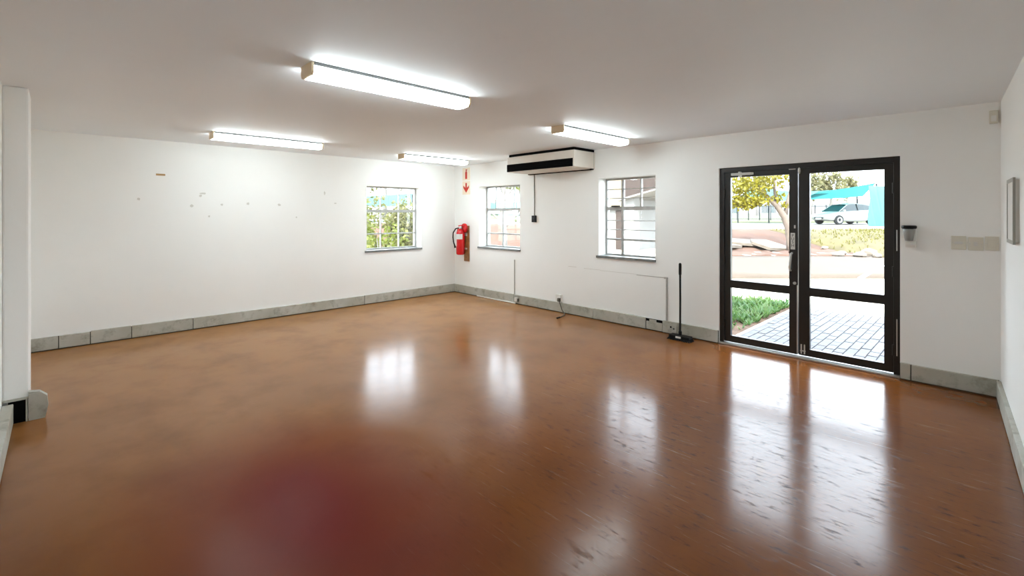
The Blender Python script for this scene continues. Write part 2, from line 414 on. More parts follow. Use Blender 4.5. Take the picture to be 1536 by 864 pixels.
# broken stub of trunking at the pillar corner, its lid bent outwards, shade in the open end put in as a dark block
tb = struct(empty('trim_1', (2.41, -5.84, 0)), 'broken stub of grey trunking round the pillar corner')
obj('lid', P([(-.0, .0), (.088, .0), (.105, .09), (.100, .165), (.06, .205), (.0, .215)], -.02, .035, 'yz'), M['skirt'], tb)
obj('lid_lip', B((.035, .043, .0, .07, .13, .20)), M['skirt'], tb)
obj('dark_slot_fill', B((.0, .028, -.105, -.012, .0, .165)), M['dark'], tb)
obj('trunking_edge', B((.0, .034, -.13, -.0, .165, .176), (.0, .034, -.014, -.004, 0, .165)), M['skirt'], tb)

# ------------------------------------------------------------------ windows (local x along the wall, y outwards)
def window(name, label, loc, rz, w, z0, z1, trans, upbars, lowbars, mull, d=.2):
    root = struct(empty(name, (loc[0], loc[1], 0), rz), label)
    f = .028
    obj('window_frame', B((0, w, d-.02, d+.02, z0, z0+f), (0, w, d-.02, d+.02, z1-f, z1), (0, f, d-.02, d+.02, z0+f, z1-f), (w-f, w, d-.02, d+.02, z0+f, z1-f)), M['steel_white'], root)
    xs = [f*.5]+mull[0]+[w-f*.5]
    for (z, th) in trans:
        obj('transom', B((f, w-f, d-.022, d+.018, z-th, z+th)), M['steel_white'], root)
    zt = trans[0][0]
    for (x, th, za, zb) in mull[1]:
        obj('mullion', B((x-th, x+th, d-.021, d+.019, max(za, z0+f), min(zb, z1-f))), M['steel_white'], root)
    for (xa, xb, z) in upbars+lowbars:
        obj('glazing_bar', B((xa, xb, d-.012, d+.01, z-.006, z+.006)), M['steel_white'], root)
    # panes between the transoms
    zs = [z0+f*.5]+sorted(t[0] for t in trans)+[z1-f*.5]
    for a, b in zip(zs, zs[1:]):
        for xa, xb in zip(xs, xs[1:]):
            obj('pane', B((xa+.004, xb-.004, d-.002, d+.002, a+.004, b-.004)), M['glass'], root)
    obj('window_sill', B((-.035, w+.01, -.022, d-.02, z0-.03, z0+.004), bev=.003), M['sill'], root)
    return root
w = 1.103
window('window_1', 'square steel window in the long left wall with hedge outside', (0, -1.887), PI/2, w, .915, 2.045,
       [(1.605, .024), (1.195, .010)], [], [], ([.368, .735], [(.368, .006, 0, 9), (.735, .006, 0, 9)]))
w = 1.08
window('window_2', 'steel window beside the fire extinguisher', (.763, 0), 0, w, .935, 2.07,
       [(1.635, .024), (1.185, .012)], [], [], ([.40, .75], [(.265, .008, 1.635, 9), (.75, .007, 1.635, 9), (.46, .011, 0, 1.635)]))
w = .905
x1, x2 = .29, .585
window('window_3', 'steel window with many glazing bars between the air conditioner and the door', (3.47, 0), 0, w, .94, 2.075,
       [(1.632, .026), (1.18, .014)],
       [(x1, w, 1.913), (x1, w, 1.78), (0, x1, 1.913), (0, x1, 1.78)], [(0, w, 1.456), (0, w, 1.322)],
       ([x1, x2], [(x1, .020, 0, 9), (x2, .009, 1.632, 9)]))
# casement stay of window 3
o = obj('window_stay', B((3.60, 3.72, .13, .175, 1.655, 1.675)), M['fence'], bpy.data.objects['window_3'])
o.location = (-3.47, 0, 0)

# ------------------------------------------------------------------ double door
door = struct(empty('door_1', (5.205, 0, 0)), 'dark bronze double glass door leading outside')
DW = 1.68; y0, y1 = .05, .10
obj('door_frame', B((0, .05, .03, .12, 0, 2.10), (DW-.05, DW, .03, .12, 0, 2.10), (.05, DW-.05, .03, .12, 2.045, 2.10)), M['bronze'], door)
obj('threshold', B((.0, DW, -.012, .14, 0, .022), bev=.006), M['alu'], door)
mid = .825
def leaf(xa, xb, ga, gb):
    lf = obj('door_leaf', B((xa, ga, y0, y1, .03, 2.045), (gb, xb, y0, y1, .03, 2.045), (ga, gb, y0, y1, 1.985, 2.045),
             (ga, gb, y0, y1, .675, .765), (ga, gb, y0, y1, .03, .105)), M['bronze'], door)
    obj('glass_pane', B((ga-.01, gb+.01, .073, .079, .765-.01, 1.995)), M['glass'], lf)
    obj('glass_pane', B((ga-.01, gb+.01, .073, .079, .095, .685)), M['glass'], lf)
    return lf
l1 = leaf(.053, mid-.004, .118, .738)
l2 = leaf(mid+.004, DW-.053, .932, 1.556)
# hardware
o = obj('meeting_strip', B((mid-.012, mid-.003, .038, .052, .04, .78)), M['alu'], l1)
o = obj('door_closer', B((.135, .36, .012, .05, 2.002, 2.032), bev=.005), M['silver'], l1)
o = obj('closer_arm', B((.22, .245, .005, .05, 1.985, 2.045), (.36, .375, .02, .05, 2.005, 2.03)), M['silver'], l1)
o = obj('sticker', B((.735, .80, .046, .05, 2.035, 2.085)), M['label'], door); o['label'] = 'small white sticker on the door head'
o = obj('latch', L([(.008, 0), (.014, .03), (.010, .075), (.004, .08)], (.838, .04, 1.985), 10), M['silver'], l2)
o = obj('pull_handle', T([(.765, .05, 1.125), (.765, .012, 1.115), (.762, .002, 1.06), (.755, .002, .99), (.752, .012, .945), (.752, .05, .935)], .011, 10), M['silver'], l1)
o = obj('pull_handle', T([(.728, .10, 1.13), (.725, .15, 1.12), (.725, .15, .95), (.728, .10, .94)], .011, 10), M['fence'], l1); o['label'] = 'outside handle seen through the glass'
o = obj('door_lock', L([(.016, 0), (.016, .012), (.008, .014)], (.793, .036, .80), 12, 'y'), M['alu'], l1)
o = obj('door_sign', B((.752, .795, .046, .05, 1.165, 1.345)), M['label'], l1); o['label'] = 'white label with stacked letters'
for k, ch in enumerate('PUSH'):
    bmt = text_bm(ch, .042); bmesh.ops.translate(bmt, verts=bmt.verts, vec=(.7735, .0455, 1.315-.036*k))
    obj('letter', bmt, M['ink'], l1)
o = obj('key_plate', B((.785, .80, .046, .05, 1.395, 1.43)), M['silver'], l1)
o = obj('floor_bolt', B((mid+.025, mid+.036, .038, .05, .05, .15), (mid+.055, mid+.066, .038, .05, .05, .15), (mid+.02, mid+.07, .042, .05, .075, .085)), M['silver'], l2)
for z in (.25, 1.0, 1.8):
    obj('hinge', L([(.012, -.05), (.012, .05)], (.052, .04, z), 10), M['bronze'], l1)
    obj('hinge', L([(.012, -.05), (.012, .05)], (DW-.052, .04, z), 10), M['bronze'], l2)
for z0_, z1_ in ((.2, .55), (1.2, 1.4)):
    obj('strike_strip', B((DW-.03, DW-.022, .026, .032, z0_, z1_)), M['alu'], door)

# ------------------------------------------------------------------ ceiling lamps
def lamp(label, x, y, length):
    r = thing('ceiling_light', label, 'ceiling light', (x, y, H), 0, 'fluorescent ceiling lights')
    hw, hl = .085, length/2
    obj('base_tray', B((-hw-.004, hw+.004, -hl+.018, hl-.018, -.020, 0)), M['tray'], r)
    prof = [(-hw, -.021), (-hw, -.055), (-hw+.014, -.076), (-.004, -.082), (.004, -.082), (hw-.014, -.076), (hw, -.055), (hw, -.021)]
    obj('diffuser', P(prof, -hl+.016, hl-.016, 'xz'), M['opal'], r)
    obj('lens', P([(-hw+.004, -.070), (-hw+.016, -.080), (-.004, -.0845), (.004, -.0845), (hw-.016, -.080), (hw-.004, -.070), (0, -.066)], -hl+.017, hl-.017, 'xz'), M['lens'], r)
    prof = [(-hw-.003, 0), (-hw-.003, -.058), (-hw+.012, -.080), (hw-.012, -.080), (hw+.003, -.058), (hw+.003, 0)]
    obj('end_cap', P(prof, -hl, -hl+.016, 'xz'), M['endcap'], r)
    obj('end_cap', P(prof, hl-.016, hl, 'xz'), M['endcap'], r)
lamp('nearest and largest fluorescent batten, in the middle of the ceiling', 4.45, -3.92, 1.27)
lamp('fluorescent batten above the long white wall, furthest left', 1.19, -3.785, 1.27)
lamp('fluorescent batten near the corner above the fire extinguisher', 1.0, -1.17, 1.29)
lamp('fluorescent batten close in front of the air conditioner', 4.235, -1.2, 1.29)

# ------------------------------------------------------------------ air conditioner
ac = thing('air_conditioner', 'wide white under-ceiling air conditioner with a black grille, above the hanging cable', 'air conditioner', (2.05, 0, 2.22))
AW, AD, AH = 1.36, .5, .24
obj('casing', B((0, AW, -AD, 0, 0, AH), bev=.012), M['ac'], ac)
obj('mounting_gap', B((.02, AW-.02, -AD+.02, 0, AH, AH+.042)), M['dark'], ac)  # dark block filling the mounting gap up to the ceiling
g = obj('grille', B((-.004, AW-.025, -AD-.004, -AD+.002, .006, .122)), M['dark'], ac)
for k in range(4): obj('louvre', B((0, AW-.03, -AD-.012, -AD-.004, .022+.026*k, .027+.026*k)), M['dark'], g)
obj('underside_panel', B((.06, AW-.06, -AD+.06, -.04, -.006, .002)), M['ac'], ac)
obj('rear_shadow_strip', B((.03, AW-.03, -.05, -.0, -.016, .002)), M['dark'], ac)  # dark strip standing in for the shadow gap along the wall
obj('end_seam', B((AW-.002, AW+.002, -.045, -.038, .01, AH-.01)), M['conduit'], ac)
# wired control hanging from it
wc = thing('wired_control', 'small black control box hanging on a thin cable under the air conditioner', 'control', (2.187, 0, 1.47))
obj('control_body', B((-.045, .045, -.03, 0, -.055, .055), bev=.006), M['black'], wc)
obj('control_button', B((-.02, .02, -.034, -.028, -.01, .02), bev=.002), M['fence'], wc)
obj('cable', T([(0, -.008, .05), (.003, -.008, .3), (-.002, -.008, .55), (0, -.008, .752)], .006, 6), M['cable'], wc)

# ------------------------------------------------------------------ fire signs, extinguisher and its board
def sign(label, z0, z1):
    r = thing('fire_sign', label, 'sign', (.375, 0, (z0+z1)/2)); h = (z1-z0)/2
    obj('plate', B((-.115, .115, -.006, 0, -h, h)), M['signwhite'], r); return r
s1 = sign('cream fire sign with a red extinguisher picture, upper of the two', 2.205, 2.448)
obj('extinguisher_picture', P([(-.03, -.095), (.03, -.095), (.03, .03), (.018, .052), (.012, .052), (.012, .068), (.035, .078), (.03, .09), (-.02, .09), (-.012, .068), (-.012, .052), (-.018, .052), (-.03, .03)], -.0075, -.0055, 'xz'), M['signred'], s1)
s2 = sign('cream fire sign with a red down arrow, lower of the two', 1.93, 2.188)
obj('arrow', P([(0, -.095), (.085, .0), (.085, .05), (.05, .02), (.022, .0), (.022, .095), (-.022, .095), (-.022, .0), (-.05, .02), (-.085, .05), (-.085, .0)], -.0075, -.0055, 'xz'), M['signred'], s2)
tag(obj('backing_board', B((-.075, .075, -.02, 0, -.345, .345), bev=.003), M['wood'], loc=(.40, 0, .98)), 'narrow brown wooden board on the wall behind the red extinguisher', 'board')
fe = thing('fire_extinguisher', 'red fire extinguisher with a white label hung on a wooden board in the corner', 'fire extinguisher', (.335, -.115, .765))
obj('cylinder', L([(.06, 0), (.078, .012), (.082, .04), (.082, .40), (.074, .44), (.05, .472), (.026, .485), (.024, .51)], seg=24), M['red'], fe, True)
bm = bmesh.new(); n = 12
for (za, zb, a0, a1) in ((.30, .40, -2.9, -.2), (.17, .30, -2.9, -1.75)):
    ra = [(.0835*math.cos(a0+(a1-a0)*k/n), .0835*math.sin(a0+(a1-a0)*k/n)) for k in range(n+1)]
    lo = [bm.verts.new((x, y, za)) for x, y in ra]; hi = [bm.verts.new((x, y, zb)) for x, y in ra]
    for k in range(n): bm.faces.new((lo[k], lo[k+1], hi[k+1], hi[k]))
obj('paper_label', bm, M['label'], fe, True)
obj('valve_head', L([(.024, .50), (.03, .51), (.03, .545), (.018, .555)], seg=14), M['silver'], fe, True)
obj('gauge', L([(.085, 0), (.09, .01), (.09, .03), (.07, .045)], (.06, .03, .515), 22, 'y'), M['red'], fe, True)
obj('lever', P([(-.05, .545), (.07, .56), (.10, .575), (.10, .588), (.06, .578), (-.05, .565)], -.012, .012, 'xz'), M['red'], fe)
obj('carry_handle', P([(-.02, .52), (-.085, .49), (-.095, .462), (-.082, .458), (-.072, .476), (-.01, .505)], -.012, .012, 'xz'), M['red'], fe)
obj('hose', T([(-.02, -.01, .52), (-.10, -.04, .50), (-.15, -.06, .42), (-.158, -.06, .33), (-.14, -.06, .24), (-.115, -.055, .18)], .012, 8), M['rubber'], fe, True)
obj('nozzle', T([(-.115, -.055, .185), (-.10, -.05, .13)], [.013, .02], 10), M['rubber'], fe)
obj('wall_bracket', B((-.03, .09, .078, .094, .36, .42)), M['silver'], fe)
obj('wall_bracket', B((-.03, .09, .078, .094, .10, .13)), M['silver'], fe)

# ------------------------------------------------------------------ broom leaning on the front wall
bx_, by_ = 4.816, -.20
lean = math.radians(0)
br_ = thing('broom', 'black push broom standing upright on the floor between the window and the glass door', 'broom', (bx_, by_, 0))
obj('broom_head', B((-.125, .135, -.05, .05, .025, .06), bev=.008), M['black'], br_)
bm = bmesh.new()
for i in range(20):
    for j in range(6):
        x, y = -.118+.246*i/19, -.042+.084*j/5
        sx, sy = x*1.22+random.uniform(-.006, .006), y*1.5+random.uniform(-.006, .006)
        tube(bm, [(x, y, .03), (sx, sy, .0)], [.006, .005], 4)
o = obj('bristles', bm, M['rubber'], br_); o['kind'] = 'stuff'
obj('socket', L([(.02, .055), (.02, .10), (.014, .115)], seg=12), M['black'], br_)
obj('handle', T([(0, 0, .06), (.002, .0, .5), (0, 0, .93)], .0125, 10), M['black'], br_)
obj('grip', L([(.0125, .80), (.017, .81), (.017, .935), (.009, .948)], seg=12), M['rubber'], br_)
obj('collar', B((-.032, .032, -.058, -.05, .03, .052)), M['plastic'], br_)

# ------------------------------------------------------------------ sockets, conduits, cable
sk = thing('wall_socket', 'white plug socket with a dangling grey lead on the front wall skirting', 'socket', (2.745, 0, .23))
obj('socket_plate', B((-.07, .04, -.04, 0, -.06, .05), bev=.005), M['plastic'], sk)
obj('plug', B((-.01, .035, -.075, -.04, -.055, .0), bev=.006), M['cable'], sk)
obj('lead', T([(.02, -.07, -.03), (.06, -.075, -.10), (.10, -.085, -.17), (.16, -.10, -.215), (.20, -.15, -.223), (.24, -.24, -.223), (.26, -.36, -.223)], .0075, 6), M['cable'], sk)
obj('lead_end', T([(.255, -.33, -.219), (.265, -.40, -.219)], .011, 8), M['black'], sk)
sk2 = thing('floor_socket', 'small white junction box on the skirting below the second window', 'socket', (1.80, -ST, .08))
obj('box_body', B((-.035, .03, -.03, .004, -.03, .035), bev=.004), M['plastic'], sk2)
obj('cover_clip', B((.03, .045, -.026, .004, -.03, .02)), M['cable'], sk2)
tag(obj('skirting_pipe', T([(.75, -ST-.012, .014), (1.2, -ST-.012, .012), (1.78, -ST-.012, .014)], .011, 8), M['plastic']), 'thin white pipe lying along the skirting foot near the corner', 'pipe')
cn = thing('wall_conduit', 'thin grey conduit bent down the wall to the skirting beside the broom', 'conduit', (4.54, 0, .15))
obj('vertical_run', B((-.009, .009, -.014, 0, 0, .57)), M['conduit'], cn)
obj('elbow', B((-.035, .012, -.016, 0, .555, .575)), M['conduit'], cn)
obj('horizontal_run', B((-.44, -.03, -.006, 0, .563, .571)), M['conduit'], cn)
tag(obj('vertical_conduit', B((-.006, .006, -.010, 0, 0, .60)), M['conduit'], loc=(1.712, 0, .155)), 'thin white conduit running down the wall below the second window', 'conduit')
sk3 = thing('skirting_socket', 'grey two-hole outlet plate on the skirting left of the broom', 'socket', (4.63, -ST-.002, .085))
obj('outlet_plate', B((-.06, .06, -.008, .006, -.05, .05), bev=.003), M['skirt'], sk3)
obj('outlet_hole', L([(.012, -.011), (.012, -.006)], (-.015, 0, .012), 10, 'y'), M['dark'], sk3)
obj('outlet_hole', L([(.010, -.011), (.010, -.006)], (.025, 0, -.005), 10, 'y'), M['fence'], sk3)
# dispenser beside the door
dp = thing('dispenser', 'small wall dispenser with a black cap and clear cup right of the glass door', 'dispenser', (6.955, 0, 1.30))
obj('cap', L([(.05, 0), (.056, .008), (.056, .024), (.05, .03)], (0, -.058, .115), 20), M['black'], dp, True)
obj('cap_neck', L([(.018, -.004), (.032, .0), (.032, .012)], (0, -.058, .103), 16), M['black'], dp)
obj('cup', L([(.03, .0), (.044, .085), (.047, .108)], (0, -.058, .005), 20), M['greyp'], dp, True)
obj('wall_plate', B((-.03, .045, -.02, 0, -.02, .13), bev=.004), M['plastic'], dp)
obj('tray', P([(-.005, 0), (-.085, -.005), (-.095, -.03), (-.09, -.055), (-.005, -.06)], -.022, .048, 'yz'), M['plastic'], dp)
# switches
def switch(name, label, x, z, wd, hd, kind):
    r = thing(name, label, 'switch', (x, 0, z), 0, None)
    obj('cover_plate', B((-wd, wd, -.012, 0, -hd, hd), bev=.004), M['beige'], r)
    if kind == 1: obj('rocker', B((-.026, .026, -.019, -.010, -.012, .010), bev=.003), M['scuff'], r)
    if kind == 2: obj('rocker', B((-.012, .012, -.02, -.010, -.018, .016), bev=.003), M['scuff'], r)
    for s in (-1, 1): obj('screw', L([(.004, -.014), (.004, -.011)], (s*wd*.78, 0, 0), 8, 'y'), M['silver'], r)
    if kind == 0: obj('blank_insert', B((-.028, .028, -.015, -.010, -.035, .035), bev=.002), M['beige'], r)
switch('light_switch', 'beige switch plate with a wide rocker, leftmost of three beside the right corner', 7.283, 1.298, .048, .06, 1)
switch('light_switch', 'beige switch plate with a narrow rocker, middle of three beside the right corner', 7.39, 1.293, .047, .058, 2)
switch('blank_plate', 'plain beige blank plate, nearest the right corner of the three', 7.488, 1.30, .042, .06, 0)
pr = thing('motion_sensor', 'small white motion sensor high in the right-hand corner', 'sensor', (7.50, 0, 2.37))
obj('sensor_body', B((-.03, .025, -.045, 0, -.055, .055), bev=.008), M['beige'], pr)
obj('lens', B((-.018, .014, -.05, -.043, -.04, .01), bev=.003), M['plastic'], pr)
# shallow panel on the right wall
a = 1.13
pn = thing('wall_panel', 'shallow white wall cabinet with silver frame on the right wall', 'wall panel', (7.54+a*math.tan(RA), -a, 1.57), -PI/2+RA)
# local x runs towards the camera along the wall (-Y), local y points out of the room
obj('cabinet_box', B((-.19, .19, -.022, .004, -.20, .20), bev=.003), M['plastic'], pn)
obj('frame', B((-.2, .2, -.030, -.018, .19, .215), (-.2, .2, -.030, -.018, -.215, -.19), (-.2, -.175, -.030, -.018, -.19, .19), (.175, .2, -.030, -.018, -.19, .19)), M['silverframe'], pn)
obj('glazing', B((-.175, .175, -.026, -.023, -.19, .19)), M['plastic'], pn)

# ------------------------------------------------------------------ outside: local frame r (right), f (away), rotated about the plot
def ext(r, f, z=0): return Vector((7.468+.698*r-.716*f, -5.676+.716*r+.698*f, z))
ROT = math.atan2(.716, .698)
def smooth(a, b, x):
    t = max(0, min(1, (x-a)/(b-a))); return t*t*(3-2*t)
def hz(r, f):
    top = .72+.35*smooth(14, 0, r)*.9 if r < 14 else .72
    b0 = 19.5 if r < 13 else 19.5-3*smooth(13, 15.5, r)
    dip = 1-smooth(.8, 2.6, r)*(1-smooth(7, 8.8, r))                # level way through the bank
    return -.035+(top+.035)*smooth(b0, 25, f)*dip+.010*max(0, f-25)+.02*max(0, f-36)
gnd = bmesh.new()
box(gnd, -60, 60, .28, 60, -.3, -.05); box(gnd, -60, -.28, -40, .28, -.3, -.05); box(gnd, FX+.3, 60, -40, .28, -.3, -.05)
struct(obj('ground', gnd, M['concrete']), 'pale concrete yard')
def patch(name, r0, r1, f0, f1, nr, nf, m, dz=0, kind=True, noise=0):
    bm = bmesh.new(); g = []
    for j in range(nf+1):
        row = []
        for i in range(nr+1):
            r = r0+(r1-r0)*i/nr; f = f0+(f1-f0)*j/nf
            row.append(bm.verts.new(ext(r, f, hz(r, f)+dz+(random.uniform(-noise, noise) if 0 < j < nf else 0))))
        g.append(row)
    for j in range(nf):
        for i in range(nr): bm.faces.new((g[j][i], g[j][i+1], g[j+1][i+1], g[j+1][i]))
    r = bmesh.ops.extrude_face_region(bm, geom=bm.faces[:]); bmesh.ops.translate(bm, verts=[v for v in r['geom'] if isinstance(v, bmesh.types.BMVert)], vec=(0, 0, -.25))
    o = obj(name, bm, m, smooth=True)
    return struct(o)
patch('asphalt', -4, 36, 11.5, 17.5, 20, 6, M['asphalt'])
patch('soil_bank', 8.0, 13.6, 17.5, 25, 24, 14, M['soil'], .01, noise=.05)
patch('soil_bank', -14, 1.6, 17.5, 25, 40, 14, M['soil'], .01, noise=.05)
patch('grass_bank', 13.6, 36, 16.2, 25, 50, 16, M['grass'], .012, noise=.04)
patch('road', -30, 44, 25, 36, 30, 6, M['roadm'], .02)
patch('verge', -40, 60, 36, 64, 30, 8, M['verge'], .02)
# brick paving in front of the door
pav = struct(empty('paving', (5.22, .30, -.03)), 'grey brick paving outside the glass door')
obj('sand_bed', B((0, 2.8, -.02, 3.05, -.06, -.012)), M['joint'], pav)
proto = [None]*3
rest = bmesh.new()
for i in range(28):
    for j in range(16):
        ya = j*.2-(.1 if i % 2 else 0); xa = i*.1
        yb = min(ya+.194, 3.04); ya = max(ya, 0)
        if yb-ya < .03: continue
        if i < 17:
            full = abs(yb-ya-.194) < .001; k = random.randrange(3)
            if full and proto[k]: o = proto[k].copy(); C.objects.link(o)
            else:
                bm = bmesh.new(); box(bm, .0, .094, 0, yb-ya, -.03, 0)
                for v in bm.verts:
                    if v.co.z > -.001: v.co.x += .003 if v.co.x < .05 else -.003; v.co.y += .003 if v.co.y < .05 else -.003
                    else: pass
                o = obj('brick', bm, M['brick'][k], pav)
                if full: proto[k] = o
            o.location = (xa, ya, random.uniform(-.003, .003)); o.rotation_euler = (random.uniform(-.008, .008), random.uniform(-.012, .012), 0)
        else: box(rest, xa, xa+.094, ya, yb, -.03, random.uniform(-.003, .003))
o = obj('brick_field', rest, M['brick'][0], pav); o['kind'] = 'stuff'
kb = struct(empty('kerb', (3.0, 3.36, -.05)), 'pale concrete kerb slabs at the far end of the brick paving')
for k in range(6): obj('kerb_slab', B((k*1.0, k*1.0+.992, 0, .28, 0, .03+random.uniform(-.003, .003)), bev=.006), M['render'], kb)
# planting bed left of the paving
struct(obj('planting_bed', B((2.2, 5.2, .30, 3.34, -.05, -.018)), M['mulch']), 'brown mulch bed beside the paving')
struct(obj('bed_edging', B((5.185, 5.215, .30, 3.34, -.06, -.012)), M['concrete']), 'thin edging strip of the planting bed')
def leaves(bm, centre, rad, n, size, flat=0.0, rnd=random):
    for _ in range(n):
        while True:
            p = Vector((rnd.uniform(-1, 1), rnd.uniform(-1, 1), rnd.uniform(-1, 1)))
            if p.length < 1: break
        p = Vector((p.x*rad[0], p.y*rad[1], p.z*rad[2]))+Vector(centre)
        s = size*rnd.uniform(.6, 1.3)
        d = Vector((rnd.gauss(0, 1), rnd.gauss(0, 1), rnd.gauss(0, 1)*(1-flat))).normalized()
        q = d.cross(Vector((rnd.gauss(0, 1), rnd.gauss(0, 1), rnd.gauss(0, 1)))).normalized()*.32
        bm.faces.new([bm.verts.new(p), bm.verts.new(p+(d*.5+q)*s), bm.verts.new(p+d*s), bm.verts.new(p+(d*.5-q)*s)])
bm = bmesh.new()
for _ in range(2600):
    x, y = random.uniform(3.0, 5.12), random.uniform(.5, 3.2)
    edge = min(5.17-x, 1)-.05*random.random()
    dens = smooth(.9, 2.0, y+.35*(5.2-x)+random.gauss(0, .18))
    if random.random() > dens or edge < .02: continue
    hgt = .05+.13*dens*random.random()
    for k in range(4):
        an = random.uniform(0, 2*PI); d = Vector((math.cos(an), math.sin(an), random.uniform(.6, 1.8))).normalized(); s = Vector((-math.sin(an), math.cos(an), 0))*.014
        b = Vector((x, y, -.02)); ln = hgt*random.uniform(.7, 1.3)
        bm.faces.new([bm.verts.new(b-s*.6), bm.verts.new(b+s*.6), bm.verts.new(b+d*ln*.6+s), bm.verts.new(b+d*ln), bm.verts.new(b+d*ln*.6-s)])
o = tag(obj('ground_cover', bm, M['cover']), 'bright green ground cover leaves beside the brick paving', 'plants'); o['kind'] = 'stuff'
# parking line, slabs and stones
bm = P([(5.20, 8.5), (5.32, 8.5), (5.25, 12.4), (5.13, 12.4)], -.05, -.026, 'xy')
tag(obj('parking_line', bm, M['line']), 'white painted bay line on the yard seen through the right door leaf', 'road marking')
def stone(label, r, f, s, group, fl=.5):
    bm = bmesh.new(); bmesh.ops.create_icosphere(bm, subdivisions=2, radius=1)
    sx, sy, sz = s*random.uniform(.8, 1.0), s*random.uniform(.7, .9), s*fl*random.uniform(.8, 1.2)
    for v in bm.verts:
        k = 1+random.uniform(-.16, .16); v.co = Vector((v.co.x*sx*k, v.co.y*sy*k, v.co.z*sz*k))
    p = ext(r, f, hz(r, f)+sz*.45)
    tag(obj('stone', bm, M['stone'], loc=p, rz=random.uniform(0, 3)), label, 'stone', group)
SP = (('flat pale stone, leftmost of the heap below the grass bank', 12.35, 17.6, .24), ('pale stone second from the left in the heap below the grass bank', 12.95, 17.3, .26),
      ('largest pale stone in the middle of the heap below the grass bank', 13.6, 17.7, .34), ('pale stone lying in front of the largest one of the heap', 13.35, 17.0, .20),
      ('pale stone right of the largest one in the heap', 14.2, 17.3, .24), ('small pale stone behind the heap on the grass bank', 13.0, 18.3, .2),
      ('pale stone high at the back of the heap on the grass bank', 14.1, 18.4, .24), ('rightmost pale stone of the heap below the grass bank', 14.85, 17.2, .2),
      ('small pale stone on its own above the heap, left on the grass bank', 13.6, 20.2, .18))
for lb, r, f, s_ in SP: stone(lb, r, f, s_, 'stones at the foot of the grass bank')
def slab(label, r, f, a, wx, wy, tilt):
    bm = P([(-wx, -wy), (wx*.7, -wy*.9), (wx, -.1*wy), (wx*.8, wy), (-wx*.6, wy*.8), (-wx*1.1, .2*wy)], -.06, .06, 'xy')
    o = obj('broken_slab', bm, M['stone'], loc=ext(r, f, hz(r, f)+.14)); o.rotation_euler = (tilt, .08, ROT+a)
    tag(o, label, 'concrete slab')
slab('broken concrete slab lying tilted near the foot of the yellow tree', 11.4, 20.6, .3, .75, .8, .22)
slab('long broken concrete slab at the soil bank, left of the tree trunk', 10.3, 21.2, -.2, .8, .7, .10)
slab('smaller broken concrete slab at the far left of the soil bank', 9.6, 20.6, .5, .45, .5, .14)
# grass tufts on the bank
bm = bmesh.new()
for _ in range(2600):
    r, f = random.uniform(13.8, 22), random.uniform(16.6, 24.8)
    if random.random() > .35+.6*smooth(15.5, 18.5, r) or f < 18.8: continue
    b = ext(r, f, hz(r, f)); 
    for k in range(3):
        an = random.uniform(0, 2*PI); d = Vector((math.cos(an)*.5, math.sin(an)*.5, 1)); s = Vector((-math.sin(an), math.cos(an), 0))*.02; l_ = random.uniform(.06, .16)
        bm.faces.new([bm.verts.new(b-s), bm.verts.new(b+s), bm.verts.new(b+d*l_)])
o = tag(obj('grass_tufts', bm, M['drygrass']), 'yellow-green grass growing on the bank below the white car', 'grass'); o['kind'] = 'stuff'

# ------------------------------------------------------------------ trees and shrubs
def branchy(bm, pts, rads): tube(bm, pts, rads, 7)
tr = thing('yellow_tree', 'young tree with yellow leaves and a pale leaning trunk behind the left door leaf', 'tree', ext(11.9, 19.7, -.05), ROT)
# local: x right, y away
obj('trunk', T([(0, 0, -.1), (-.05, 0, .5), (-.15, 0, 1.0), (-.32, .05, 1.5), (-.62, .1, 1.95), (-1.0, .15, 2.35), (-1.35, .2, 2.75)], [.24, .2, .17, .14, .11, .09, .06], 10), M['bark'], tr, True)
obj('branch', T([(-.3, .05, 1.45), (-.22, .0, 2.1), (.0, .05, 2.8), (.15, .1, 3.5)], [.10, .08, .06, .03], 7), M['bark'], tr, True)
obj('branch', T([(-.6, .1, 1.92), (-.7, .1, 2.5), (-.85, -.1, 3.1), (-.9, -.1, 3.7)], [.07, .06, .05, .02], 7), M['bark'], tr, True)
obj('branch', T([(-.15, 0, 1.05), (.15, -.1, 1.7), (.45, -.1, 2.3), (.7, 0, 3.0)], [.09, .07, .05, .02], 7), M['bark'], tr, True)
bm = bmesh.new()
for c, rd, n in (((-2.0, 0, 2.1), (.55, .5, .32), 560), ((-1.5, .2, 2.7), (.6, .6, .45), 380), ((-2.3, .1, 2.9), (.5, .6, .5), 420), ((-.9, 0, 3.1), (.7, .6, .45), 330), ((-1.4, 0, 2.15), (.4, .5, .25), 240),
                 ((-.6, .1, 2.3), (.28, .3, .25), 90), ((-.05, .1, 3.4), (.8, .6, .5), 200), ((-1.8, 0, 3.7), (1.1, .8, .5), 500), ((-2.5, 0, 2.3), (.35, .4, .4), 200), ((-.35, 0, 1.95), (.2, .2, .15), 40)):
    leaves(bm, c, rd, n, .15)
o = obj('foliage', bm, M['yellow'], tr); o['kind'] = 'stuff'
t2 = thing('bare_tree', 'slender pale tree with few leaves outside the second window', 'tree', ext(-.22, 12.2, -.05), ROT)
obj('trunk', T([(0, 0, -.1), (.03, 0, 1.0), (-.02, 0, 1.8), (.03, 0, 2.6), (0, 0, 3.4)], [.085, .07, .06, .045, .02], 8), M['bark2'], t2, True)
